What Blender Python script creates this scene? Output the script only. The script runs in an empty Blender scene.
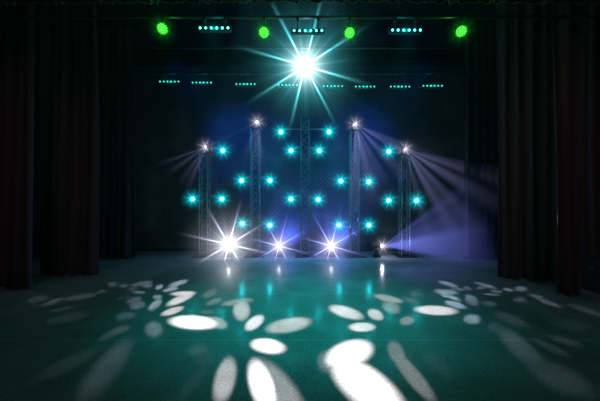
import bpy, bmesh, math, random
from mathutils import Vector, Matrix, Quaternion
random.seed(7)
sc = bpy.context.scene
COL = sc.collection
F = 283.0; CX = 300.0; CY = 200.5; H = 2.0          # focal length in pixels, principal point, eye height
PI = math.pi

def P(px, py, d):                                    # photo pixel + depth -> point in the hall
    return Vector(((px - CX) / F * d, d, H - (py - CY) / F * d))
def FL(px, py):                                      # photo pixel on the floor -> floor point
    d = H * F / (py - CY)
    return Vector(((px - CX) / F * d, d, 0.0))

# ------------------------------------------------------------------ helpers
def tag(o, label=None, cat=None, group=None, kind=None):
    if label: o['label'] = label
    if cat: o['category'] = cat
    if group: o['group'] = group
    if kind: o['kind'] = kind
    return o
def obj(name, bm, mat, parent=None, smooth=False):
    me = bpy.data.meshes.new(name)
    bmesh.ops.recalc_face_normals(bm, faces=bm.faces)
    bm.to_mesh(me); bm.free()
    if smooth:
        for p in me.polygons: p.use_smooth = True
    o = bpy.data.objects.new(name, me); COL.objects.link(o)
    if mat: me.materials.append(mat)
    if parent: o.parent = parent
    return o
def empty(name, loc):
    o = bpy.data.objects.new(name, None); COL.objects.link(o)
    o.location = loc; o.empty_display_size = 0.1
    return o
def copy_thing(root, loc, own=('arm', 'hanging_clamp', 'bloom_ball')):   # parts made to measure are not copied
    r = root.copy(); COL.objects.link(r); r.location = loc
    for ch in list(root.children):
        if ch.name.split('.')[0] in own: continue
        c = ch.copy(); COL.objects.link(c); c.parent = r
        for g in list(ch.children):
            k = g.copy(); COL.objects.link(k); k.parent = c
    return r
def box(bm, c, s, bev=0.0, M=None):
    r = bmesh.ops.create_cube(bm, size=1.0)
    vs = r['verts']
    for v in vs: v.co = Vector((v.co.x * s[0], v.co.y * s[1], v.co.z * s[2]))
    if bev > 0:
        es = list({e for v in vs for e in v.link_edges})
        rb = bmesh.ops.bevel(bm, geom=es, offset=bev, segments=2, affect='EDGES', profile=0.5)
        vs = list({v for f in rb['faces'] for v in f.verts} | {v for v in vs if v.is_valid})
    T = Matrix.Translation(Vector(c))
    if M is not None: T = M @ T
    for v in vs: v.co = T @ v.co
def tube(bm, a, b, r, n=10, r2=None):
    a = Vector(a); b = Vector(b); d = b - a
    q = d.to_track_quat('Z', 'Y').to_matrix().to_4x4()
    bmesh.ops.create_cone(bm, cap_ends=True, segments=n, radius1=r, radius2=r if r2 is None else r2,
                          depth=d.length, matrix=Matrix.Translation((a + b) / 2) @ q)
def lathe(bm, prof, n=28, M=None, cap=True):         # profile of (radius, z) turned round z
    rings = []
    for (r, z) in prof:
        ring = []
        for i in range(n):
            t = 2 * PI * i / n
            co = Vector((r * math.cos(t), r * math.sin(t), z))
            ring.append(bm.verts.new(M @ co if M is not None else co))
        rings.append(ring)
    for a, b in zip(rings, rings[1:]):
        for i in range(n):
            bm.faces.new((a[i], a[(i + 1) % n], b[(i + 1) % n], b[i]))
    if cap:
        bm.faces.new(rings[0]); bm.faces.new(rings[-1])
def aim(d):                                          # matrix whose +z points along d
    return Vector(d).to_track_quat('Z', 'Y').to_matrix().to_4x4()
def NB(): return bmesh.new()

# ------------------------------------------------------------------ materials
def new_mat(name):
    m = bpy.data.materials.new(name); m.use_nodes = True
    nt = m.node_tree
    return m, nt, nt.nodes['Principled BSDF']
def plain(name, col, rough=0.5, metal=0.0, spec=0.5, bump=0.0, scale=40.0, var=0.15):
    m, nt, b = new_mat(name)
    b.inputs['Roughness'].default_value = rough
    b.inputs['Metallic'].default_value = metal
    b.inputs['Specular IOR Level'].default_value = spec
    tc = nt.nodes.new('ShaderNodeTexCoord'); no = nt.nodes.new('ShaderNodeTexNoise')
    no.inputs['Scale'].default_value = scale
    nt.links.new(tc.outputs['Object'], no.inputs['Vector'])
    mr = nt.nodes.new('ShaderNodeMix'); mr.data_type = 'RGBA'
    mr.inputs['A'].default_value = (*[c * (1 - var) for c in col], 1)
    mr.inputs['B'].default_value = (*[c * (1 + var) for c in col], 1)
    nt.links.new(no.outputs['Fac'], mr.inputs['Factor'])
    nt.links.new(mr.outputs['Result'], b.inputs['Base Color'])
    if bump:
        bp = nt.nodes.new('ShaderNodeBump'); bp.inputs['Strength'].default_value = bump; bp.inputs['Distance'].default_value = 0.01
        nt.links.new(no.outputs['Fac'], bp.inputs['Height']); nt.links.new(bp.outputs['Normal'], b.inputs['Normal'])
    return m
def glow(name, col, strength, hot=None):             # a lit lens: brighter in the middle of the glass
    m, nt, b = new_mat(name)
    b.inputs['Base Color'].default_value = (0.05, 0.05, 0.05, 1)
    b.inputs['Emission Color'].default_value = (*col, 1)
    b.inputs['Emission Strength'].default_value = strength
    m.cycles.emission_sampling = 'NONE'
    return m

M_black = plain('black_paint', (0.012, 0.012, 0.014), 0.45, 0, 0.4)
M_housing = plain('black_housing', (0.02, 0.02, 0.022), 0.4, 0, 0.5)
M_alu = plain('truss_aluminium', (0.22, 0.215, 0.21), 0.45, 0.6, 0.5, var=0.1)
M_steel = plain('dark_steel', (0.06, 0.06, 0.065), 0.4, 0.7)
M_wall = plain('black_wall_paint', (0.010, 0.010, 0.012), 0.8, 0, 0.2, bump=0.2, scale=6)
M_ceil = plain('black_ceiling', (0.006, 0.006, 0.007), 0.9, 0, 0.1, scale=3)
L_white = glow('lens_white', (1.0, 0.98, 0.95), 1.0)
L_violet = glow('lens_violet_white', (0.80, 0.80, 1.0), 0.9)
L_small = glow('lens_pale_violet', (0.85, 0.82, 1.0), 3)
L_teal = glow('lens_teal', (0.085, 0.85, 1.0), 9)
L_bar = glow('bar_led_cyan', (0.12, 1.0, 0.92), 3.5)
L_bar2 = glow('bar_led_cyan_dim', (0.07, 1.0, 0.85), 1.2)
L_green = glow('par_led_green', (0.05, 1.0, 0.07), 2.0)

def floor_material():
    m, nt, b = new_mat('stage_floor')
    N = nt.nodes.new; L = nt.links.new
    tc = N('ShaderNodeTexCoord')
    def noise(scale, detail, sx=1, sy=1, rot=0):
        mp = N('ShaderNodeMapping'); mp.inputs['Scale'].default_value = (sx, sy, 1); mp.inputs['Rotation'].default_value = (0, 0, rot)
        L(tc.outputs['Object'], mp.inputs['Vector'])
        n = N('ShaderNodeTexNoise'); n.inputs['Scale'].default_value = scale; n.inputs['Detail'].default_value = detail
        n.inputs['Roughness'].default_value = 0.65
        L(mp.outputs['Vector'], n.inputs['Vector']); return n.outputs['Fac']
    def mr(x, a, bb, c, d):
        n = N('ShaderNodeMapRange'); n.inputs['From Min'].default_value = a; n.inputs['From Max'].default_value = bb
        n.inputs['To Min'].default_value = c; n.inputs['To Max'].default_value = d; L(x, n.inputs['Value']); return n.outputs['Result']
    def mth(op, x, y=None):
        n = N('ShaderNodeMath'); n.operation = op
        for i, v in enumerate((x, y)):
            if v is None: continue
            if isinstance(v, (int, float)): n.inputs[i].default_value = v
            else: L(v, n.inputs[i])
        return n.outputs[0]
    big = noise(1.3, 4); fine = noise(38, 5); s1 = noise(9, 6, 1, 9, 0.5); s2 = noise(9, 6, 1, 9, -0.75); s3 = noise(7, 6, 1, 12, 1.45)
    sc1 = mr(s1, 0.60, 0.78, 0, 1); sc2 = mr(s2, 0.60, 0.78, 0, 1); sc3 = mr(s3, 0.62, 0.80, 0, 1)
    scr = mth('ADD', mth('ADD', sc1, sc2), sc3)
    val = mth('MULTIPLY', mth('ADD', mth('MULTIPLY', mr(big, 0.3, 0.7, 0.75, 1.15), mr(fine, 0.3, 0.7, 0.6, 1.3)), mth('MULTIPLY', scr, 0.9)), 0.27)
    # joints of the vinyl sheets: one every 2.04 m of depth
    sx = N('ShaderNodeSeparateXYZ'); L(tc.outputs['Object'], sx.inputs[0])
    fr = mth('FRACT', mth('DIVIDE', mth('ADD', sx.outputs['Y'], 20.4 - 4.06 + 1.02), 2.04))
    seam = mth('LESS_THAN', mth('ABSOLUTE', mth('SUBTRACT', fr, 0.5)), 0.0045)
    val2 = mth('ADD', val, mth('MULTIPLY', seam, 0.12))
    cc = N('ShaderNodeCombineColor'); L(val2, cc.inputs[0]); L(val2, cc.inputs[1]); L(mth('MULTIPLY', val2, 1.02), cc.inputs[2])
    L(cc.outputs[0], b.inputs['Base Color'])
    L(mth('ADD', mr(fine, 0.3, 0.7, 0.13, 0.21), mth('MULTIPLY', scr, 0.05)), b.inputs['Roughness'])
    b.inputs['Specular IOR Level'].default_value = 0.09
    bp = N('ShaderNodeBump'); bp.inputs['Strength'].default_value = 0.07; bp.inputs['Distance'].default_value = 0.006
    L(mth('ADD', fine, mth('MULTIPLY', scr, 0.5)), bp.inputs['Height']); L(bp.outputs['Normal'], b.inputs['Normal'])
    return m
M_floor = floor_material()

def cloth(name, col):
    m, nt, b = new_mat(name)
    b.inputs['Roughness'].default_value = 0.9; b.inputs['Specular IOR Level'].default_value = 0.15
    b.inputs['Sheen Weight'].default_value = 0.25; b.inputs['Sheen Roughness'].default_value = 0.5
    tc = nt.nodes.new('ShaderNodeTexCoord'); mp = nt.nodes.new('ShaderNodeMapping'); mp.inputs['Scale'].default_value = (1, 1, 0.15)
    no = nt.nodes.new('ShaderNodeTexNoise'); no.inputs['Scale'].default_value = 6; no.inputs['Detail'].default_value = 5
    nt.links.new(tc.outputs['Object'], mp.inputs['Vector']); nt.links.new(mp.outputs['Vector'], no.inputs['Vector'])
    mr = nt.nodes.new('ShaderNodeMix'); mr.data_type = 'RGBA'
    mr.inputs['A'].default_value = (*[c * 0.7 for c in col], 1); mr.inputs['B'].default_value = (*[c * 1.25 for c in col], 1)
    nt.links.new(no.outputs['Fac'], mr.inputs['Factor']); nt.links.new(mr.outputs['Result'], b.inputs['Base Color'])
    return m
M_velvet = cloth('dark_red_brown_velvet', (0.075, 0.032, 0.040))
M_velvet_border = cloth('border_velvet', (0.012, 0.010, 0.012))
M_velvet_far = cloth('black_velvet', (0.035, 0.028, 0.034))

def mesh_screen_material():
    m, nt, b = new_mat('led_mesh')
    N = nt.nodes.new; L = nt.links.new
    tc = N('ShaderNodeTexCoord')
    mp = N('ShaderNodeMapping'); mp.inputs['Rotation'].default_value = (0, math.radians(45), 0)
    L(tc.outputs['Object'], mp.inputs['Vector'])
    wv = N('ShaderNodeTexWave'); wv.wave_type = 'BANDS'; wv.bands_direction = 'X'; wv.inputs['Scale'].default_value = 2.6
    wv.inputs['Distortion'].default_value = 0.0
    L(mp.outputs['Vector'], wv.inputs['Vector'])
    no = N('ShaderNodeTexNoise'); no.inputs['Scale'].default_value = 0.9; no.inputs['Detail'].default_value = 2
    L(tc.outputs['Object'], no.inputs['Vector'])
    mask = N('ShaderNodeMapRange'); mask.inputs['From Min'].default_value = 0.48; mask.inputs['From Max'].default_value = 0.62
    L(no.outputs['Fac'], mask.inputs['Value'])
    mu = N('ShaderNodeMath'); mu.operation = 'MULTIPLY'; L(wv.outputs['Fac'], mu.inputs[0]); L(mask.outputs['Result'], mu.inputs[1])
    mx = N('ShaderNodeMix'); mx.data_type = 'RGBA'
    mx.inputs['A'].default_value = (0.055, 0.058, 0.062, 1); mx.inputs['B'].default_value = (0.12, 0.12, 0.125, 1)
    L(mu.outputs[0], mx.inputs['Factor']); L(mx.outputs['Result'], b.inputs['Base Color'])
    b.inputs['Roughness'].default_value = 0.7; b.inputs['Specular IOR Level'].default_value = 0.2
    return m
M_mesh = mesh_screen_material()

# ------------------------------------------------------------------ the hall
def slab(name, c, s, mat):
    bm = NB(); box(bm, c, s); o = obj(name, bm, mat); o['kind'] = 'structure'; return o
RW = 9.0; Y0 = -4.0; Y1 = 12.2; RH = 8.0
slab('floor', (0, (Y0 + Y1) / 2, -0.1), (2 * RW + 0.4, Y1 - Y0 + 0.4, 0.2), M_floor)
slab('ceiling', (0, (Y0 + Y1) / 2, RH + 0.1), (2 * RW + 0.4, Y1 - Y0 + 0.4, 0.2), M_ceil)
slab('wall_back', (0, Y1 + 0.1, RH / 2), (2 * RW + 0.4, 0.2, RH), M_wall)
slab('wall_front', (0, Y0 - 0.1, RH / 2), (2 * RW + 0.4, 0.2, RH), M_wall)
slab('wall_left', (-RW - 0.1, (Y0 + Y1) / 2, RH / 2), (0.2, Y1 - Y0, RH), M_wall)
slab('wall_right', (RW + 0.1, (Y0 + Y1) / 2, RH / 2), (0.2, Y1 - Y0, RH), M_wall)

# ------------------------------------------------------------------ curtains
def curtain(name, p0, p1, z0, z1, mat, label, group=None, pitch=0.26, amp=0.09, seed=1, turn=None, cat='curtain'):
    rnd = random.Random(seed)
    p0 = Vector((p0[0], p0[1], 0)); p1 = Vector((p1[0], p1[1], 0))
    d = p1 - p0; Lg = d.length; u = d / Lg; n = Vector((-u.y, u.x, 0))
    nx = max(24, int(Lg / pitch * 12)); nz = 26
    ph = []; t = 0
    for i in range(nx + 1):
        t += (2 * PI / 12) * (1 + 0.35 * math.sin(i * 0.21 + seed) + rnd.uniform(-0.12, 0.12)); ph.append(t)
    am = [amp * (0.7 + 0.3 * math.sin(i * 0.13 + seed * 2.1)) for i in range(nx + 1)]
    bm = NB(); grid = []
    for k in range(nz + 1):
        f = k / nz; z = z0 + (z1 - z0) * f
        row = []
        for i in range(nx + 1):
            s = i / nx
            flare = 0.65 + 0.55 * (1 - f) ** 1.5
            off = am[i] * flare * (math.sin(ph[i]) + 0.3 * math.sin(2 * ph[i] + 3 * f + seed)) + 0.04 * math.sin(5 * f + s * 4 + seed)
            q = p0 + u * (Lg * s + 0.03 * math.sin(ph[i] * 0.5 + 4 * f)) + n * off
            row.append(bm.verts.new((q.x, q.y, z + 0.012 * math.sin(ph[i]) * (1 - f))))
        grid.append(row)
    for a, b in zip(grid, grid[1:]):
        for i in range(nx): bm.faces.new((a[i], a[i + 1], b[i + 1], b[i]))
    o = obj(name, bm, mat, smooth=True)
    sm = o.modifiers.new('thick', 'SOLIDIFY'); sm.thickness = 0.012
    return tag(o, label, cat, group)
LG = 'side curtain legs'
def px_leg(x0, d0, x1, d1): return ((x0 - CX) / F * d0, d0), ((x1 - CX) / F * d1, d1)
a, b = px_leg(-70, 6.4, 34, 6.5); curtain('stage_curtain', a, b, 0.02, 7.9, M_velvet, 'dark red-brown curtain leg nearest the camera on the left edge', LG, seed=1)
a, b = px_leg(38, 7.55, 97, 7.6); curtain('stage_curtain', a, b, 0.02, 7.9, M_velvet, 'dark red-brown pleated curtain second from the left edge, red right edge', LG, seed=2)
a, b = px_leg(84, 9.7, 134, 9.7); curtain('stage_curtain', a, b, 0.02, 7.9, M_velvet_far, 'far left curtain leg, blackish blue, behind the red-edged one', LG, seed=3)
a, b = px_leg(556, 5.95, 583, 5.9); curtain('stage_curtain', a, b, 0.02, 7.9, M_velvet, 'narrow near right curtain leg with a lit left edge', LG, seed=4)
a, b = px_leg(497, 7.35, 558, 6.75); curtain('stage_curtain', a, b, 0.02, 7.9, M_velvet, 'wide pleated right curtain leg slanting behind the narrow one', LG, seed=5)
a, b = px_leg(585, 6.7, 650, 6.5); curtain('stage_curtain', a, b, 0.02, 7.9, M_velvet, 'dark curtain at the right edge above the black loudspeaker', LG, seed=6)
a, b = px_leg(464, 9.6, 506, 9.6); curtain('stage_curtain', a, b, 0.02, 7.9, M_velvet_far, 'far right curtain leg, blue-black, beside the violet beam', LG, seed=7)
curtain('border_curtain', (-6.4, 5.15), (6.4, 5.15), 5.58, 7.95, M_velvet_border, 'black pleated border curtain hanging along the top of the picture', pitch=0.22, amp=0.06, seed=9)
# backcloth and the mesh screen standing before it
curtain('backdrop_curtain', (-8.6, 11.9), (8.6, 11.9), 0.02, 7.9, M_velvet_far, 'black pleated backdrop curtain across the back of the stage', pitch=0.4, amp=0.05, seed=11)
r = empty('mesh_screen', (0, 11.2, 0)); tag(r, 'dark LED mesh screen with faint diagonal bands behind the trusses', 'screen')
bm = NB(); box(bm, (0, 0, 3.7), (13.2, 0.03, 7.2)); obj('screen_panel', bm, M_mesh, r)
bm = NB()
for x in (-6.65, 6.65): box(bm, (x, 0, 3.7), (0.1, 0.08, 7.4), 0.01)
for z in (0.05, 7.35): box(bm, (0, 0, z), (13.2, 0.08, 0.1), 0.01)
obj('frame', bm, M_black, r)

# ------------------------------------------------------------------ lights (lamps inside the fixtures, plus added unseen fills)
def lamp(name, kind, loc, power, col, radius=0.03, parent=None, d=None, size=None, blend=0.3):
    l = bpy.data.lights.new(name, kind); l.energy = power; l.color = col
    if hasattr(l, 'shadow_soft_size'): l.shadow_soft_size = radius
    o = bpy.data.objects.new(name, l); COL.objects.link(o)
    if d is not None: o.rotation_euler = (-Vector(d)).to_track_quat('Z', 'Y').to_euler()
    if kind == 'SPOT': l.spot_size = size; l.spot_blend = blend
    o.location = loc
    if parent:
        o.parent = parent; o.location = Vector(loc) - parent.location
    return o

def gobo(lampobj, ells, base=0.0, soft=0.25):
    """Slide in the lamp: a list of ellipses (u, v, half-length, half-width, angle, level) on the plane one metre ahead of the lamp."""
    l = lampobj.data; l.use_nodes = True
    nt = l.node_tree; N = nt.nodes.new; K = nt.links.new
    em = next(n for n in nt.nodes if n.type == 'EMISSION')
    tc = N('ShaderNodeTexCoord'); sp = N('ShaderNodeSeparateXYZ'); K(tc.outputs['Normal'], sp.inputs[0])
    u = N('ShaderNodeMath'); u.operation = 'DIVIDE'; K(sp.outputs[0], u.inputs[0]); K(sp.outputs[2], u.inputs[1])
    v = N('ShaderNodeMath'); v.operation = 'DIVIDE'; K(sp.outputs[1], v.inputs[0]); K(sp.outputs[2], v.inputs[1])
    cb = N('ShaderNodeCombineXYZ'); K(u.outputs[0], cb.inputs[0]); K(v.outputs[0], cb.inputs[1])
    acc = None
    for (eu, ev, ea, eb, ang, lev) in ells:
        mp = N('ShaderNodeMapping'); mp.vector_type = 'TEXTURE'
        mp.inputs['Location'].default_value = (eu, ev, 0); mp.inputs['Rotation'].default_value = (0, 0, ang); mp.inputs['Scale'].default_value = (ea, eb, 1)
        K(cb.outputs[0], mp.inputs['Vector'])
        ln = N('ShaderNodeVectorMath'); ln.operation = 'LENGTH'; K(mp.outputs[0], ln.inputs[0])
        mr = N('ShaderNodeMapRange'); mr.interpolation_type = 'SMOOTHSTEP'
        mr.inputs['From Min'].default_value = 1 + soft * 0.35; mr.inputs['From Max'].default_value = 1 - soft
        mr.inputs['To Min'].default_value = 0; mr.inputs['To Max'].default_value = lev
        K(ln.outputs['Value'], mr.inputs['Value'])
        if acc is None: acc = mr.outputs['Result']
        else:
            ad = N('ShaderNodeMath'); ad.operation = 'MAXIMUM'; K(acc, ad.inputs[0]); K(mr.outputs['Result'], ad.inputs[1]); acc = ad.outputs[0]
    if base:
        ad = N('ShaderNodeMath'); ad.operation = 'ADD'; ad.inputs[1].default_value = base; K(acc, ad.inputs[0]); acc = ad.outputs[0]
    K(acc, em.inputs['Strength'])

def floor_gobo(lampobj, patches, soft=0.25, gain=1.0):
    """Work out the slide whose ellipses fall on the floor where the photograph shows the pools of light."""
    Lp = lampobj.location.copy()
    R = lampobj.rotation_euler.to_matrix()
    out = []; mx = 0
    for (cx, cy, a, b, ang, br) in patches:
        pts = []
        t0 = math.radians(ang)
        for i in range(24):
            t = 2 * PI * i / 24
            x = a * math.cos(t); y = b * math.sin(t)
            q = FL(cx + x * math.cos(t0) - y * math.sin(t0), max(cy + x * math.sin(t0) + y * math.cos(t0), CY + 30))
            w = R.transposed() @ (q - Lp)
            pts.append((w.x / w.z, w.y / w.z, w.z))
        mu = sum(p[0] for p in pts) / 24; mv = sum(p[1] for p in pts) / 24
        cuu = sum((p[0] - mu) ** 2 for p in pts) / 24; cvv = sum((p[1] - mv) ** 2 for p in pts) / 24
        cuv = sum((p[0] - mu) * (p[1] - mv) for p in pts) / 24
        th = 0.5 * math.atan2(2 * cuv, cuu - cvv)
        l1 = (cuu + cvv) / 2 + math.hypot((cuu - cvv) / 2, cuv); l2 = max((cuu + cvv) / 2 - math.hypot((cuu - cvv) / 2, cuv), 1e-7)
        c = FL(cx, cy); dd = c - Lp
        lev = br ** 1.9 * dd.length ** 3 / Lp.z                # even brightness on the floor: distance squared over cosine
        out.append((mu, mv, math.sqrt(2 * l1), math.sqrt(2 * l2), th, lev * gain))
    gobo(lampobj, out, soft=soft)

# ------------------------------------------------------------------ moving heads
def moving_head(loc_lens, d, lens_mat, label, hang=False, s=1.0, group='moving head lamps', foot=None):
    """base, yoke, head and lens; loc_lens is the middle of the glass, d the way it looks."""
    d = Vector(d).normalized()
    pivot = Vector(loc_lens) - d * 0.19 * s
    up = -1 if hang else 1
    drop = 0.27 * s
    basez = pivot.z - up * drop
    if foot is not None: basez = foot
    root = empty('moving_head_light', (pivot.x, pivot.y, basez)); tag(root, label, 'stage light', group)
    pv = pivot - root.location
    yaw = math.atan2(d.y, d.x)
    Rz = Matrix.Rotation(yaw, 4, 'Z')
    bm = NB(); box(bm, (0, 0, up * 0.06 * s), (0.30 * s, 0.26 * s, 0.12 * s), 0.02 * s)
    bs = obj('base', bm, M_housing, root)
    bm = NB(); box(bm, (0, -0.132 * s, up * 0.06 * s), (0.12 * s, 0.008, 0.05 * s), 0.002); obj('display', bm, M_steel, bs)
    top = abs(pv.z)
    bm = NB()
    box(bm, (0, 0, up * 0.145 * s), (0.12 * s, 0.36 * s, 0.05 * s), 0.012 * s, Rz)
    for k in (-1, 1):
        box(bm, (0, k * 0.165 * s, up * (0.12 * s + (top - 0.02 * s)) / 2 + up * 0.03 * s), (0.10 * s, 0.035 * s, top - 0.06 * s), 0.012 * s, Rz)
    obj('yoke', bm, M_housing, root)
    A = Matrix.Translation(pv) @ aim(d)
    bm = NB()
    lathe(bm, [(0.07 * s, -0.20 * s), (0.115 * s, -0.17 * s), (0.135 * s, -0.08 * s), (0.135 * s, 0.05 * s), (0.115 * s, 0.08 * s), (0.115 * s, 0.17 * s), (0.125 * s, 0.175 * s), (0.125 * s, 0.195 * s), (0.10 * s, 0.195 * s), (0.10 * s, 0.18 * s)], 28, A)
    hd = obj('head', bm, M_housing, root, True)
    bm = NB()
    lathe(bm, [(0.098 * s, 0.182 * s), (0.08 * s, 0.19 * s), (0.045 * s, 0.197 * s), (0.012 * s, 0.2 * s)], 24, A); obj('lens', bm, lens_mat, hd, True)
    if hang:
        for x in (-0.09, 0.09):
            bm = NB(); box(bm, (x * s, 0, 0.045), (0.03, 0.05, 0.09), 0.006); obj('hanging_clamp', bm, M_steel, root)
    return root, pivot

# --- pipes the hung lamps are fixed to
def pipe(y, z, label, half=6.0, xs=(-5, -2.5, 0.9, 2.7, 5.2)):
    r = empty('lighting_pipe', (0, y, z)); tag(r, label, 'pipe', 'hung lighting pipes')
    bm = NB(); tube(bm, (-half, 0, 0), (half, 0, 0), 0.03, 14); obj('bar', bm, M_steel, r)
    for x in xs:
        bm = NB(); tube(bm, (x, 0, 0.0), (x, 0, RH - z - 0.001), 0.006, 6); obj('hanger_cable', bm, M_steel, r)
pipe(5.56, 5.60, 'black front pipe carrying the green lamps and three cyan bars')
pipe(7.0, 5.78, 'black middle pipe carrying the big white lamp', 3.6, (-3.2, -1.2, 1.4, 3.2))
pipe(8.36, 5.75, 'black rear pipe carrying the row of eight small bars')

# ------------------------------------------------------------------ trusses
TD = 10.25
def truss(x, top, label):
    r = empty('truss_tower', (x, TD, 0)); tag(r, label, 'truss', 'upright truss towers')
    h = 0.145
    bm = NB(); box(bm, (0, 0, 0.012), (0.7, 0.7, 0.024), 0.004); obj('base_plate', bm, M_steel, r)
    bm = NB(); box(bm, (0, 0, top - 0.01), (0.34, 0.34, 0.02), 0.004); obj('top_plate', bm, M_steel, r)
    cs = [(-h, -h), (h, -h), (h, h), (-h, h)]
    for (cx, cy) in cs:
        bm = NB(); tube(bm, (cx, cy, 0.02), (cx, cy, top - 0.02), 0.024, 10); obj('chord', bm, M_alu, r, False)
    bm = NB(); n = int(round((top - 0.2) / 0.29)); st = (top - 0.2) / n
    for f in range(4):
        a = cs[f]; b = cs[(f + 1) % 4]
        for k in range(n):
            p, q = (a, b) if (k + f) % 2 == 0 else (b, a)
            tube(bm, (p[0], p[1], 0.1 + k * st), (q[0], q[1], 0.1 + (k + 1) * st), 0.011, 6)
            if k % 4 == 0: tube(bm, (a[0], a[1], 0.1 + k * st), (b[0], b[1], 0.1 + k * st), 0.011, 6)
    obj('bracing', bm, M_alu, r)
    return r
TX = {'outer left': 204.5, 'inner left': 255.5, 'centre': 305, 'inner right': 354.5, 'outer right': 404.5}
def tx(n): return (TX[n] - CX) / F * TD
def zz(py, d=TD): return H - (py - CY) / F * d
truss(tx('outer left'), zz(153.5), 'silver truss tower, shortest on the left, with a violet beam lamp on top')
truss(tx('inner left'), zz(129), 'silver truss tower second from the left, between the two brightest left floor lamps')
truss(tx('centre'), zz(118), 'silver truss tower in the middle under the big hanging lamp')
truss(tx('inner right'), zz(131), 'silver truss tower second from the right, right of the third floor lamp')
truss(tx('outer right'), zz(155.5), 'silver truss tower farthest right, in the violet side beam')

# ------------------------------------------------------------------ emission volumes painting lens bloom and starburst round each lamp
def bloom_mat(name, col, strength, p=2.0, rays=0, ray_gain=0.0, core=0.05, phase=2.094, outer=None, sharp=24.0):
    """self-lit bloom: falls with distance from the lamp, streaks imitate a lens starburst"""
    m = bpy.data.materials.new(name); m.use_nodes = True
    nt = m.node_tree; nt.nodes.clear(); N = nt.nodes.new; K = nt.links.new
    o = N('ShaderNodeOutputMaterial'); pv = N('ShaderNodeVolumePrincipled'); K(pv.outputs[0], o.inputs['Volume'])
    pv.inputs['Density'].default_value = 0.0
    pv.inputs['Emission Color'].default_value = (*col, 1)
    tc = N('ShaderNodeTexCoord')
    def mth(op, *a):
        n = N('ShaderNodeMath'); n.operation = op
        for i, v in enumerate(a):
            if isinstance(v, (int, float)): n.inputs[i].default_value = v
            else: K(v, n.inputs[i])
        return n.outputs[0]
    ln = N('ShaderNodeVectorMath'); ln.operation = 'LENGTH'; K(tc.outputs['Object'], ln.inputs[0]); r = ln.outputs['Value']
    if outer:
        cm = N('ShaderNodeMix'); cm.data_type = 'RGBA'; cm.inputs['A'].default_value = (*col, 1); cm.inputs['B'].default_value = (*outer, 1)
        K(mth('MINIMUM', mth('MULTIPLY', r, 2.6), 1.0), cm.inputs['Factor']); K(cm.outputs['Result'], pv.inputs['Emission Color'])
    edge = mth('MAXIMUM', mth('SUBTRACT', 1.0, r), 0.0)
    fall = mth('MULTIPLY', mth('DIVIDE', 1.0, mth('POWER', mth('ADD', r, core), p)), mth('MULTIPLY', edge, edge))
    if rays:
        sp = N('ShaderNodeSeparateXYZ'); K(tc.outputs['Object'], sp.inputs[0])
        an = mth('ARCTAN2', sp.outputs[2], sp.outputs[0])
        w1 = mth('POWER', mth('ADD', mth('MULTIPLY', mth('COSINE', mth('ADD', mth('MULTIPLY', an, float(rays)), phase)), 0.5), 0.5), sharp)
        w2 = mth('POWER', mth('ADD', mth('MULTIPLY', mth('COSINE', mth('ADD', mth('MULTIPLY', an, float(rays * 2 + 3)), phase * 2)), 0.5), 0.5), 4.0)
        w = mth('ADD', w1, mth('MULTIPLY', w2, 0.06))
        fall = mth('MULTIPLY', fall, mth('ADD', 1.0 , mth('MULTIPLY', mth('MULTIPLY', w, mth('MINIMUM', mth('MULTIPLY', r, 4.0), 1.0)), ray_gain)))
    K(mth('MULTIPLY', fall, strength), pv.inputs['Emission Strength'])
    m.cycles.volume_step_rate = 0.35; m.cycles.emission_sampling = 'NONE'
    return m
ball = None
def bloom_ball(loc, radius, mat, parent, axis=None):
    """a ball of self-lit volume imitating lens bloom (a smooth surface ball, not a solid body)"""
    global ball
    if ball is None:
        bpy.ops.surface.primitive_nurbs_surface_sphere_add(radius=1.0)
        o = bpy.context.object; ball = o.data; ball.resolution_u = 4; ball.resolution_v = 4
        for c in list(o.users_collection): c.objects.unlink(o)
        bpy.data.objects.remove(o)
    o = bpy.data.objects.new('bloom_ball', ball.copy() if mat.name not in balls else balls[mat.name]); COL.objects.link(o)
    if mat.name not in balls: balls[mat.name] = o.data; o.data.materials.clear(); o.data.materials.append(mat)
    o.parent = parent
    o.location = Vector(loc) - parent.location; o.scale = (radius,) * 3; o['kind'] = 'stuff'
    if axis is not None:                             # painted streaks stand round this axis, turned towards the camera
        y = -Vector(axis).normalized(); x = y.cross(Vector((0, 0, 1))).normalized(); z = x.cross(y)
        o.rotation_euler = Matrix((x, y, z)).transposed().to_euler()
    return o
balls = {}
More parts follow.
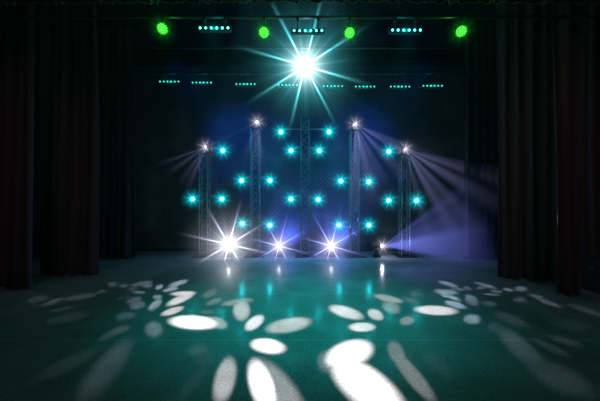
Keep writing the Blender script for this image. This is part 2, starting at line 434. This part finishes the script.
def emissive_beam(parent, loc, rays, col, strength, length, q=1.5, soft=0.9, half=0.9, base=0.0):
    """a self-glowing volume painted as lit haze in a fan of rays. rays: (x, z as seen from the front, y, half width in tangent, level)"""
    c = Vector((0, 0, 0)); ds = []
    for (dx, dz, dy, w, lev) in rays:
        v = Vector((dx, dy, dz)).normalized(); ds.append((v, w, lev)); c += v
    c.normalize(); quat = c.to_track_quat('Z', 'Y'); R = quat.to_matrix().transposed()
    ells = []; mxt = 0.1
    for v, w, lev in ds:
        a = R @ v; ells.append((a.x / a.z, a.y / a.z, w, lev)); mxt = max(mxt, math.hypot(a.x, a.y) / a.z + w * 1.4)
    hang = math.atan(mxt); zl = length
    cu = bpy.data.curves.new('emissive_beam', 'CURVE'); cu.dimensions = '3D'; cu.bevel_depth = 1.0; cu.bevel_resolution = 6; cu.use_fill_caps = True
    sp = cu.splines.new('POLY'); sp.points.add(1)
    for p, z in zip(sp.points, (0.02, zl)): p.co = (0, 0, z, 1); p.radius = z * mxt
    m = bpy.data.materials.new('beam_emission'); m.use_nodes = True; cu.materials.append(m)
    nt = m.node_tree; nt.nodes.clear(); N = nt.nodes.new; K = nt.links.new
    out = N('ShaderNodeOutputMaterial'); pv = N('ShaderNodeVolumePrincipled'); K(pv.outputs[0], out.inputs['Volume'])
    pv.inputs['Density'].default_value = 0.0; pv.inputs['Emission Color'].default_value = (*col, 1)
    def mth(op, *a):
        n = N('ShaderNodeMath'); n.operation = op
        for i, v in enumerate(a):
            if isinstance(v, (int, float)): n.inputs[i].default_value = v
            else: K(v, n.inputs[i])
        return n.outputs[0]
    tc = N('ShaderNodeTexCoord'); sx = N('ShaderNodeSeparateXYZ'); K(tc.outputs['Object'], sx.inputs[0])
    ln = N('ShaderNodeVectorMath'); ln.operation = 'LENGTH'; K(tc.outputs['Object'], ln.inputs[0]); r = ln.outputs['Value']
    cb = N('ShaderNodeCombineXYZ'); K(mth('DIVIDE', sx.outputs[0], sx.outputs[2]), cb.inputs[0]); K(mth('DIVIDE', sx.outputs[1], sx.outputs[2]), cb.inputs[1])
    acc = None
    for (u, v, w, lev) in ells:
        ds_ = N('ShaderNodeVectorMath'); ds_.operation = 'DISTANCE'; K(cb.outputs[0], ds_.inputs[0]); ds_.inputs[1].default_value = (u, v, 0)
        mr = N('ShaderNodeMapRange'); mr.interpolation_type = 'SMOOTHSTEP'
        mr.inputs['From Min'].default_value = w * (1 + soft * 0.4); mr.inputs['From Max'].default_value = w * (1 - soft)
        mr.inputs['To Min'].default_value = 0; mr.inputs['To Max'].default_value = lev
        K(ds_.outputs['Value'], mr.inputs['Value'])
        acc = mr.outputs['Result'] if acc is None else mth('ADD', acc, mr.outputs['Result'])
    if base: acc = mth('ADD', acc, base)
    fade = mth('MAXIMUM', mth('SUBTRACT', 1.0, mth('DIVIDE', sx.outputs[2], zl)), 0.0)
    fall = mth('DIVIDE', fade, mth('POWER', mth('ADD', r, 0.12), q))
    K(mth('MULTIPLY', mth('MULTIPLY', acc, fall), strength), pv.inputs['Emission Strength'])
    m.cycles.volume_step_rate = 0.2; m.cycles.emission_sampling = 'NONE'
    o = bpy.data.objects.new('emissive_beam', cu); COL.objects.link(o); o.parent = parent
    o.rotation_euler = quat.to_euler(); o.location = Vector(loc) - parent.location
    o['kind'] = 'stuff'; o['label'] = 'pale violet glowing volume painted as a beam through the haze'
    return o

# ------------------------------------------------------------------ teal spotlights on side arms
def led_spot_proto():
    r = empty('led_spotlight', (0, 0, 0))
    bm = NB()
    A = aim((0, -1, 0))
    lathe(bm, [(0.05, -0.20), (0.085, -0.17), (0.09, -0.02), (0.098, 0.0), (0.098, 0.02), (0.084, 0.02), (0.080, 0.008)], 22, A)
    obj('housing', bm, M_housing, r, True)
    bm = NB(); lathe(bm, [(0.078, 0.009), (0.062, 0.016), (0.03, 0.021), (0.008, 0.023)], 20, A); obj('lens', bm, L_teal, r, True)
    bm = NB()
    for k in (-1, 1): box(bm, (k * 0.108, 0.06, 0.0), (0.012, 0.035, 0.10), 0.003)
    box(bm, (0, 0.06, 0.055), (0.228, 0.035, 0.012), 0.003)
    for k in (-1, 1): tube(bm, (k * 0.088, 0.06, 0), (k * 0.12, 0.06, 0), 0.014, 8)
    obj('yoke', bm, M_steel, r)
    bm = NB(); tube(bm, (0, 0.06, 0.06), (0, 0.06, 0.10), 0.014, 8); box(bm, (0, 0.06, 0.115), (0.05, 0.06, 0.05), 0.006); obj('clamp', bm, M_steel, r)
    return r
LEDS = [  # px, py, truss, words
    (223, 150.7, 'outer left', 'on the upper right arm of the outer left truss'),
    (192.7, 199, 'outer left', 'on lower left arm of outer left truss, farthest left of all'),
    (222, 199, 'outer left', 'on the lower right arm of the outer left truss'),
    (241.7, 180.5, 'inner left', 'on the upper left arm of the inner left truss'),
    (270, 180.5, 'inner left', 'on the upper right arm of the inner left truss'),
    (242.5, 223.5, 'inner left', 'low on left arm of inner left truss, above the brightest floor lamp'),
    (270, 225, 'inner left', 'low on right arm of inner left truss, beside the second floor lamp'),
    (281, 132, 'centre', 'on the long top left arm of the centre truss'),
    (329, 132, 'centre', 'on the long top right arm of the centre truss'),
    (291, 150.7, 'centre', 'on the middle left arm of the centre truss'),
    (319.3, 150.7, 'centre', 'on the middle right arm of the centre truss'),
    (291, 199, 'centre', 'on the lowest left arm of the centre truss'),
    (318.2, 199.5, 'centre', 'on the lowest right arm of the centre truss'),
    (340.7, 181, 'inner right', 'on the upper left arm of the inner right truss'),
    (368.7, 181.7, 'inner right', 'on the upper right arm of the inner right truss'),
    (339, 225, 'inner right', 'low on left arm of inner right truss, above the third floor lamp'),
    (368.7, 225, 'inner right', 'low on right arm of inner right truss, above the sideways lamp'),
    (388.7, 151.5, 'outer right', 'on the upper left arm of the outer right truss'),
    (388.5, 200.5, 'outer right', 'on the lower left arm of the outer right truss'),
    (416.2, 200.5, 'outer right', 'on lower right arm of outer right truss, farthest right of all'),
]
H_teal = bloom_mat('bloom_teal', (0.0, 0.80, 1.0), 0.26, 2.2, 8, 1.8, core=0.06, sharp=10.0)
DL = 10.0
proto = None
TEAL = (0.0, 0.95, 1.0)
for i, (px, py, tn, words) in enumerate(LEDS):
    loc = P(px, py, DL)
    if proto is None: proto = led_spot_proto(); o = proto; o.location = loc
    else: o = copy_thing(proto, loc)
    tag(o, 'teal LED spotlight ' + words, 'spotlight', 'teal spotlights on the truss arms')
    # the arm that carries it, from the truss chord to above the lamp
    xt = tx(tn); sgn = 1 if loc.x > xt else -1
    a = Vector((xt + sgn * 0.12, DL + 0.06, loc.z + 0.115)); b = Vector((loc.x + sgn * 0.05, DL + 0.06, loc.z + 0.115))
    bm = NB(); tube(bm, a - o.location, b - o.location, 0.018, 10); tube(bm, b - o.location, b + Vector((sgn * 0.012, 0, 0)) - o.location, 0.022, 10)
    obj('arm', bm, M_alu, o)
    bloom_ball(loc + Vector((0, -0.03, 0)), 0.5, H_teal, o, Vector((0, 0, H)) - loc)
    lamp('teal_lamp', 'POINT', loc + Vector((0, -0.10, 0)), 3, TEAL, 0.03)

# ------------------------------------------------------------------ moving heads on the trusses, on the floor and hung
HD = 10.2
HEADS = [
    (206, 147, (-0.62, -0.45, -0.62), 'moving head beam lamp on top of the outer left truss', 'outer left', 153.5),
    (257, 122, (-0.12, -0.60, -0.80), 'moving head beam lamp on top of the inner left truss', 'inner left', 129),
    (355, 124, (0.42, -0.55, -0.72), 'moving head beam lamp on top of the inner right truss', 'inner right', 131),
    (405, 149, (0.66, -0.45, -0.60), 'moving head beam lamp on top of the outer right truss', 'outer right', 155.5),
]
VIEWPOINT = Vector((0, 0, 2.0))                          # camera position, which the bright lamps and painted starbursts face
lensA = []; headroots = []
H_pale = bloom_mat('bloom_pale_violet', (0.85, 0.83, 1.0), 0.11, 2.2, 8, 3.5)
H_white = bloom_mat('bloom_white', (1.0, 0.98, 0.95), 0.07, 2.0, 8, 4.5, outer=(0.75, 0.78, 1.0), sharp=45.0)
H_violet = bloom_mat('bloom_violet', (0.85, 0.85, 1.0), 0.06, 2.0, 8, 4.5, outer=(0.30, 0.32, 1.0), sharp=45.0)
H_top = bloom_mat('bloom_cyan_white', (0.95, 1.0, 1.0), 0.052, 2.4, 8, 7.0, outer=(0.10, 0.72, 0.80), sharp=70.0)
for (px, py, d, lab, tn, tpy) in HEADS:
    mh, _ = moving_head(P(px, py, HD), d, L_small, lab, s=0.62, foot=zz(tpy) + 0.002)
    bloom_ball(P(px, py, HD), 0.5, H_pale, mh, VIEWPOINT - P(px, py, HD)); headroots.append(mh)
    lensA.append(P(px, py, HD) + Vector(d).normalized() * 0.03)
FD = 9.95
floorheads = []
for (px, py, d, mat, lab, s) in [
    (229, 244.5, (0.0, -1, 0.03), L_white, 'brightest white floor lamp, leftmost of the row at the truss feet', 1.0),
    (279, 246, (0.0, -1, 0.03), L_violet, 'violet-white floor lamp, second from left, between inner left and centre trusses', 0.9),
    (331, 246, (0.0, -1, 0.03), L_violet, 'violet-white floor lamp, third from left, between centre and inner right trusses', 0.9),
    (381, 246, (0.88, -0.42, 0.10), L_small, 'small floor lamp turned sideways, throwing the violet beam to the right', 0.8)]:
    if px < 380: d = VIEWPOINT - P(px, py, FD); d.normalize()
    mh, _ = moving_head(P(px, py, FD), d, mat, lab, s=s, foot=0.0)
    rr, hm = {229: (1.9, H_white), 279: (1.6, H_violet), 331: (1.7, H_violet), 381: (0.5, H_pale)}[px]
    bloom_ball(P(px, py, FD) + Vector(d).normalized() * 0.05, rr, hm, mh, VIEWPOINT - P(px, py, FD)); headroots.append(mh)
    floorheads.append(P(px, py, FD) + Vector(d).normalized() * 0.04)
TOPD = 7.0
TOP = P(305, 66, TOPD)
mh, _ = moving_head(TOP, VIEWPOINT - TOP, L_white, 'big white moving head lamp hanging from the middle pipe, brightest of all', hang=True, s=1.25, foot=5.655)
bloom_ball(TOP, 2.0, H_top, mh, VIEWPOINT - TOP)

# ------------------------------------------------------------------ cyan LED bars
def hanging_clamp(r, x, y, z0, ztop):               # stem and jaw that close just under the pipe
    bm = NB(); tube(bm, (x, y, z0), (x, y, ztop - 0.07), 0.012, 8); box(bm, (x, y, ztop - 0.033 - 0.03), (0.05, 0.09, 0.06), 0.008)
    obj('hanging_clamp', bm, M_steel, r)
def led_bar_proto(mat):
    r = empty('led_bar', (0, 0, 0))
    bm = NB(); box(bm, (0, 0.05, 0), (0.62, 0.09, 0.085), 0.012); obj('housing', bm, M_housing, r)
    for k in (-1, 1):
        bm = NB(); box(bm, (k * 0.318, 0.06, 0.03), (0.014, 0.05, 0.11), 0.003); obj('end_bracket', bm, M_steel, r)
    A = aim((0, -1, 0))
    for k in range(6):
        x = (k - 2.5) * 0.108
        bm = NB(); lathe(bm, [(0.024, 0.0), (0.020, 0.010), (0.010, 0.015), (0.003, 0.016)], 14, Matrix.Translation((x, 0.004, 0)) @ A); obj('led', bm, mat, r, True)
    return r
ordn = ['first', 'second', 'third', 'fourth', 'fifth', 'sixth', 'seventh', 'eighth']
CYAN = (0.0, 1.0, 0.88)
H_bar = bloom_mat('bloom_bar', (0.0, 1.0, 0.9), 0.10, 1.2, 0, core=0.25)  # glow round the bars is painted as volume emission
H_bar2 = bloom_mat('bloom_small_bar', (0.0, 1.0, 0.9), 0.07, 1.2, 0, core=0.25)
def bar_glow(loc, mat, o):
    g = bloom_ball(loc, 1.0, mat, o); g.scale = (0.44, 0.2, 0.2)
b0 = led_bar_proto(L_bar)
for i, (px, py, lab) in enumerate([(214, 27.8, 'bright cyan six-lens LED bar on the front pipe, between the two left green lamps'),
                                   (308, 30.5, 'bright cyan six-lens LED bar on the front pipe, right above the big white lamp'),
                                   (406.5, 30, 'bright cyan six-lens LED bar on the front pipe, between the two right green lamps')]):
    loc = P(px, py, 5.5)
    o = b0 if i == 0 else copy_thing(b0, loc)
    o.location = loc; tag(o, lab, 'light bar', 'LED bars on the front pipe')
    for k in (-1, 1): hanging_clamp(o, k * 0.2, 0.06, 0.04, 5.60 - loc.z)
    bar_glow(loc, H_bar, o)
    lamp('bar_lamp', 'POINT', loc + Vector((0, -0.08, 0)), 2, CYAN, 0.05)
    lamp('bar_wash', 'SPOT', loc + Vector((0, -0.12, -0.05)), 250, CYAN, 0.1, d=(-0.45 * loc.x, 0.05, -5), size=math.radians(63), blend=1.0)
b1 = led_bar_proto(L_bar2)
for i, (px, py) in enumerate([(169.2, 81.5), (201.8, 82.5), (245.5, 84), (287.8, 85), (333, 86), (365.2, 86.5), (400.2, 86.5), (432.8, 85.7)]):
    loc = P(px, py, 8.3)
    o = b1 if i == 0 else copy_thing(b1, loc)
    o.location = loc; tag(o, 'small cyan LED bar on the rear pipe, ' + ordn[i] + ' from the left of its eight', 'light bar', 'LED bars on the rear pipe')
    for k in (-1, 1): hanging_clamp(o, k * 0.2, 0.06, 0.04, 5.75 - loc.z)
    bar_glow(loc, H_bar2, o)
    if i in (2, 3, 4, 5): lamp('bar_wash', 'SPOT', loc + Vector((0, -0.12, -0.05)), 62, (0.0, 0.8, 1.0), 0.1, d=(-0.12 * loc.x, 0.02, -1), size=math.radians(60), blend=1.0)
    lamp('bar_lamp', 'POINT', loc + Vector((0, -0.08, 0)), 1, CYAN, 0.05)

# ------------------------------------------------------------------ green par cans
H_green = bloom_mat('bloom_green', (0.02, 1.0, 0.03), 0.09, 2.0, 8, 1.5, sharp=8.0)
def green_par(loc, d, label):
    r = empty('green_par_light', loc); tag(r, label, 'par light', 'green lamps on the front pipe')
    d = Vector(d).normalized(); A = aim(d) @ Matrix.Scale(0.88, 4)
    bm = NB(); lathe(bm, [(0.06, -0.16), (0.105, -0.13), (0.118, -0.01), (0.122, 0.0), (0.122, 0.012), (0.108, 0.012), (0.108, 0.0)], 26, A); obj('housing', bm, M_housing, r, True)
    spots = [(0, 0)] + [(0.042 * math.cos(t * PI / 3), 0.042 * math.sin(t * PI / 3)) for t in range(6)] + [(0.084 * math.cos(t * PI / 6 + 0.26), 0.084 * math.sin(t * PI / 6 + 0.26)) for t in range(12)]
    bm = NB()
    for (x, y) in spots: lathe(bm, [(0.0165, 0.004), (0.012, 0.014), (0.004, 0.017)], 10, A @ Matrix.Translation((x, y, 0)))
    obj('led_cluster', bm, L_green, r, True)
    bm = NB()
    for k in (-1, 1): box(bm, (k * 0.135, 0.03, 0.06), (0.012, 0.04, 0.17), 0.003)
    box(bm, (0, 0.03, 0.15), (0.28, 0.04, 0.012), 0.003)
    obj('yoke', bm, M_steel, r)
    top = 5.60 - loc.z
    hanging_clamp(r, 0, 0.05, 0.15, top)
    return r
for (px, py, d, lab) in [(162.5, 28.8, (0.25, -0.85, -0.46), 'round green LED par lamp farthest left on the front pipe'),
                         (264, 32.5, (0.1, -0.9, -0.42), 'round green LED par lamp just left of the big white lamp'),
                         (349.5, 33, (-0.1, -0.9, -0.42), 'round green LED par lamp just right of the big white lamp'),
                         (461.2, 31.3, (-0.32, -0.8, -0.5), 'round green LED par lamp farthest right on the front pipe')]:
    loc = P(px, py, 5.5)
    g = green_par(loc, d, lab); bloom_ball(loc, 0.34, H_green, g, Vector((0, 0, H)) - loc)
    lamp('green_lamp', 'POINT', loc + Vector(d).normalized() * 0.10, 5, (0.10, 1.0, 0.02), 0.05)
    lamp('green_wash', 'SPOT', loc + Vector(d).normalized() * 0.08, 40, (0.05, 1.0, 0.12), 0.1, d=d, size=math.radians(75), blend=1.0)

# ------------------------------------------------------------------ black loudspeaker at the right edge
r = empty('loudspeaker', (6.62, 6.2, 0)); tag(r, 'black loudspeaker cabinet on the floor at the right edge', 'loudspeaker')
bm = NB(); box(bm, (0, 0, 0.37), (0.5, 0.5, 0.74), 0.02); obj('cabinet', bm, M_wall, r)
bm = NB(); box(bm, (0, -0.255, 0.37), (0.44, 0.02, 0.66), 0.006); obj('grille', bm, M_wall, r)
bm = NB(); box(bm, (-0.256, 0, 0.52), (0.016, 0.16, 0.05), 0.006); obj('handle', bm, M_steel, r)

# ------------------------------------------------------------------ pools of light on the floor: (x, y, half length, half width, angle, brightness)
PL = [(112.7,284.4,6,3,-5,.25),(124,285.8,5,1.8,-15,.3),(142,283.5,12,2,-12,.35),(147,285.3,6,3,0,.35),(133,289,7,1.5,-10,.25),(159.3,287,4.5,2.2,-25,.6),
 (178.5,283.2,10.5,2.5,-18,.75),(171,289.3,8,2,-10,.65),(157.6,297,5.3,2.8,0,.55),(155,305,8.5,4,-38,.6),(137.5,305,8.5,4.5,-10,.35),
 (134,300,9,3,-18,.3),(139,292.3,7,1.4,0,.4),(126,316,11,4,-10,.22),(122,329,9,4,-15,.22),(103,291.5,6,2,0,.2),(124,298,9,2,-10,.15),
 (38,299,12,4,-12,.15),(52,302,13,2.5,-20,.2),(80,297,18,3,-10,.2),(62,309,15,2,-12,.13),(68,318,25,5,-12,.11)]
PLB = [(154,329,9.5,8.5,0,.5),(111,334,14,4,-25,.25),(66,365,38,8,-25,.13),(107,368,42,13,-50,.24),(197,349,11,6,-20,.2),(192,384,24,6,-50,.12)]
PC = [(183,293.5,13.5,2.6,-3,.85),(181,298.8,16,4,-24,.85),(172.5,311,12.5,3.5,-18,.85),(194,322.3,26,7.3,3,1.35),(216,322.5,12,6,15,.6),
 (210.5,293,8.5,4,-30,.3),(214,301.5,9,3,-20,.35),(207,312,9,2,0,.25),(237.5,302,17,3.3,-8,.5),(241.5,309.7,9,11,0,.75),(254.5,322.5,11.5,6,-35,1),(289,325,24,7.5,-10,.75),
 (268,346,18.5,8,8,1.2),(279,396,48,20,57,.55),(262,385,30,13,72,1.3),(225,379,25,11,-75,.7),
 (345.7,312,18.5,6,16,.95),(375.4,314.5,9,5.5,25,.8),(362,327,14,5,0,.95),(388,298.5,16,3.5,12,.55),(391,307,10,6.5,20,.42),
 (349,354,26,14,-18,1.35),(366,386,46,20,38,1.3),(326,361,9,12,0,.35),(396,352,13,8,62,.4),(413,376,34,8,50,.4),(407,320.7,8,4.7,-10,.45),(436,310.3,22.5,5,3,.95)]
PR = [(448,284,11,2,16,.5),(415.7,294,8,5,20,.2),(410.5,300,10,3,20,.25),(446,291.8,13,2.6,5,.6),(449,296.3,13,2.5,20,.6),(455,304.5,12,3.2,15,.65),(472,319,8.8,5.5,5,.55),
 (485.5,285.3,12,2,15,.38),(481,288,6,2,0,.28),(467.7,288.4,5,2,15,.33),(457.6,289.3,8,1.5,8,.38),(471.5,300,8,5,35,.42),(491.6,294.4,9,1.5,5,.33),(489,303.6,8,3,10,.22),
 (496,291.4,7,1.6,8,.33),(508,289.7,6,1.8,15,.36),(521,288.8,7,3,3,.36),(536,296,9,1.8,8,.3),(520,300,7,3,0,.22),(549,302.8,15,2.5,18,.26),(585.5,310,20,3,18,.17)]
PRB = [(494,327,8,5,0,.2),(510,319,20,5,20,.2),(573,324.6,25,6,10,.1),(520,347,33,10,40,.25),(560,378,40,14,25,.18),(550,347,22,4,25,.17),(565,341,18,4,15,.17),(438,365,25,10,45,.12)]
def pool(name, loc, patches, col, gain, soft=0.4):
    c = Vector((0, 0, 0))
    for p in patches: c += (FL(p[0], min(p[1], 395)) - loc).normalized()
    o = lamp(name, 'SPOT', loc, 1.0, col, 0.012, d=c, size=math.radians(170), blend=0.05)
    o.data.energy = POOLW
    floor_gobo(o, patches, soft=soft, gain=gain)
    return o
POOLW = 165.0
SIDE = (0.62, 0.80, 1.0)
pool('slide_or_added_lamp', lensA[0], PL, SIDE, 0.85, soft=0.45)
pool('slide_or_added_lamp', lensA[1], PLB, SIDE, 0.6, soft=0.6)
pool('slide_or_added_lamp', Vector((0.1, 3.3, 7.6)), PC, (1.0, 0.98, 0.99), 0.85)  # unseen overhead lamp added to throw the centre pools
pool('slide_or_added_lamp', lensA[3], PR, SIDE, 0.85, soft=0.45)
pool('slide_or_added_lamp', lensA[2], PRB, SIDE, 0.6, soft=0.6)

# one stray leaf of light on the edge of the near right curtain
t = P(562, 222, 5.95); src = TOP + Vector((0.1, -0.12, -0.05))
o = lamp('slide_or_added_lamp', 'SPOT', src, 3000, (1.0, 0.85, 0.95), 0.01, d=t - src, size=0.2, blend=0.1)
gobo(o, [(0, 0, 0.006, 0.016, 0, 1.0)], soft=0.5)

# ------------------------------------------------------------------ halo lamps and fanned beams put in as glowing volumes
lamp('floor_lamp_bulb', 'POINT', floorheads[0] + Vector((0, -0.06, 0)), 1.5, (1.0, 0.97, 0.95), 0.05)
lamp('floor_lamp_bulb', 'POINT', floorheads[1] + Vector((0, -0.06, 0)), 1.5, (0.62, 0.64, 1.0), 0.05)
lamp('floor_lamp_bulb', 'POINT', floorheads[2] + Vector((0, -0.06, 0)), 1.5, (0.60, 0.62, 1.0), 0.05)
lamp('floor_lamp_bulb', 'POINT', floorheads[3], 10, (0.65, 0.65, 1.0), 0.03)
lamp('hanging_lamp_bulb', 'POINT', TOP + Vector((0, -0.14, -0.05)), 14, (0.75, 1.0, 0.99), 0.06)
for l in lensA: lamp('beam_bulb', 'POINT', l, 3, (0.8, 0.78, 1.0), 0.02)

VIO = (0.42, 0.44, 1.0)
emissive_beam(headroots[0], lensA[0], [(-0.9,-0.40,-.25,0.085,1),(-0.75,-0.62,-.25,0.102,.8),(-0.5,-0.85,-.25,0.102,.7),(-0.3,-0.93,-.25,0.119,.9)], VIO, 0.8, 1.6, base=0.0)
emissive_beam(headroots[1], lensA[1], [(-0.85,-0.5,-.25,0.068,.8),(-0.25,-0.95,-.25,0.119,.5),(0.0,-1,-.25,0.119,.8),(0.16,-1,-.25,0.119,.9)], VIO, 0.75, 1.9)
emissive_beam(headroots[2], lensA[2], [(-0.06,-1,-.25,0.153,1.2),(0.18,-1,-.25,0.153,1.1),(0.42,-1,-.25,0.102,.7),(0.7,-.85,-.25,0.102,.9),(0.9,-.6,-.25,0.102,1.0),(1,-.5,-.25,0.085,.9)], VIO, 1.35, 3.0)
emissive_beam(headroots[3], lensA[3], [(0.15,-1,-.25,0.119,.6),(0.42,-.92,-.25,0.119,1.4),(0.62,-.85,-.25,0.102,1.2),(0.85,-.62,-.25,0.119,1.3),(1,-.42,-.25,0.102,1.2),(1,-.3,-.25,0.068,.7)], VIO, 0.95, 4.0)
emissive_beam(headroots[7], floorheads[3], [(0.75,.58,-.2,0.102,1.0),(.85,.45,-.2,0.119,.9),(0.93,.28,-.2,0.153,1.2),(1,.1,-.2,0.170,1.6),(1,-.05,-.2,0.153,1.5),(1,.18,-.2,0.119,1.0),(1,-.12,-.2,0.102,.8)], (0.20, 0.25, 1.0), 1.5, 3.5, q=1.35, base=0.03)
emissive_beam(headroots[6], floorheads[2], [(-0.15,1,-.2,0.102,.8),(0.03,1,-.2,0.085,.8),(0.22,1,-.2,0.102,.7),(.5,.85,-.2,0.102,.6),(-.45,.85,-.2,0.102,.6)], (0.22, 0.36, 1.0), 0.7, 2.2, q=1.0)

lamp('violet_side_lamp', 'SPOT', floorheads[3] + Vector((0.05, -0.03, 0)), 160, (0.30, 0.30, 1.0), 0.04, d=(1, -0.22, 0.2), size=math.radians(60), blend=0.8)
# unseen fill lamps added to tint the back of the stage
for x in (-1, 1):
    lamp('blue_fill', 'SPOT', (x * 4.2, 8.8, 6.5), 850, (0.01, 0.13, 1.0), 0.3, d=(-x * 0.70, 0.55, -0.85), size=math.radians(74), blend=1.0)
    lamp('teal_fill', 'SPOT', (x * 1.2, 9.2, 6.2), 290, (0.0, 0.7, 0.9), 0.3, d=(0, 0.36, -0.9), size=math.radians(62), blend=1.0)
    lamp('violet_fill', 'SPOT', (x * 1.0 + 0.6, 10.75, 0.1), 520, (0.08, 0.16, 1.0), 0.2, d=(0.0, 0.22, 0.9), size=math.radians(120), blend=1.0)

# dim pinkish fill lamps, added out of view, for the side curtains
for x in (-1, 1): lamp('curtain_fill', 'SPOT', (x * 3.0, -2.0, 6.5), 130, (1.0, 0.62, 0.85), 0.3, d=(x * 3.2, 9, -4.5), size=math.radians(42), blend=1.0)

# ------------------------------------------------------------------ haze in the air, black outside
w = bpy.data.worlds.new('hall_air'); sc.world = w; w.use_nodes = True
nt = w.node_tree; nt.nodes.clear()
out = nt.nodes.new('ShaderNodeOutputWorld')
bg = nt.nodes.new('ShaderNodeBackground'); bg.inputs[0].default_value = (0, 0, 0, 1); bg.inputs[1].default_value = 0
vs = nt.nodes.new('ShaderNodeVolumeScatter'); vs.inputs['Color'].default_value = (0.2, 0.8, 1.0, 1); vs.inputs['Density'].default_value = 0.0025; vs.inputs['Anisotropy'].default_value = 0.0
nt.links.new(bg.outputs[0], out.inputs['Surface']); nt.links.new(vs.outputs[0], out.inputs['Volume'])
w.cycles.volume_sampling = 'EQUIANGULAR'

# ------------------------------------------------------------------ camera
cam = bpy.data.cameras.new('camera'); co = bpy.data.objects.new('camera', cam); COL.objects.link(co)
cam.sensor_width = 36.0; cam.lens = F / 600.0 * 36.0
co.location = (0, 0, H); co.rotation_euler = (PI / 2, 0, 0)
cam.clip_start = 0.05
sc.camera = co
sc.view_settings.view_transform = 'Standard'
sc.cycles.volume_bounces = 0
sc.cycles.max_bounces = 4; sc.cycles.diffuse_bounces = 2; sc.cycles.glossy_bounces = 3
sc.cycles.sample_clamp_indirect = 3.0
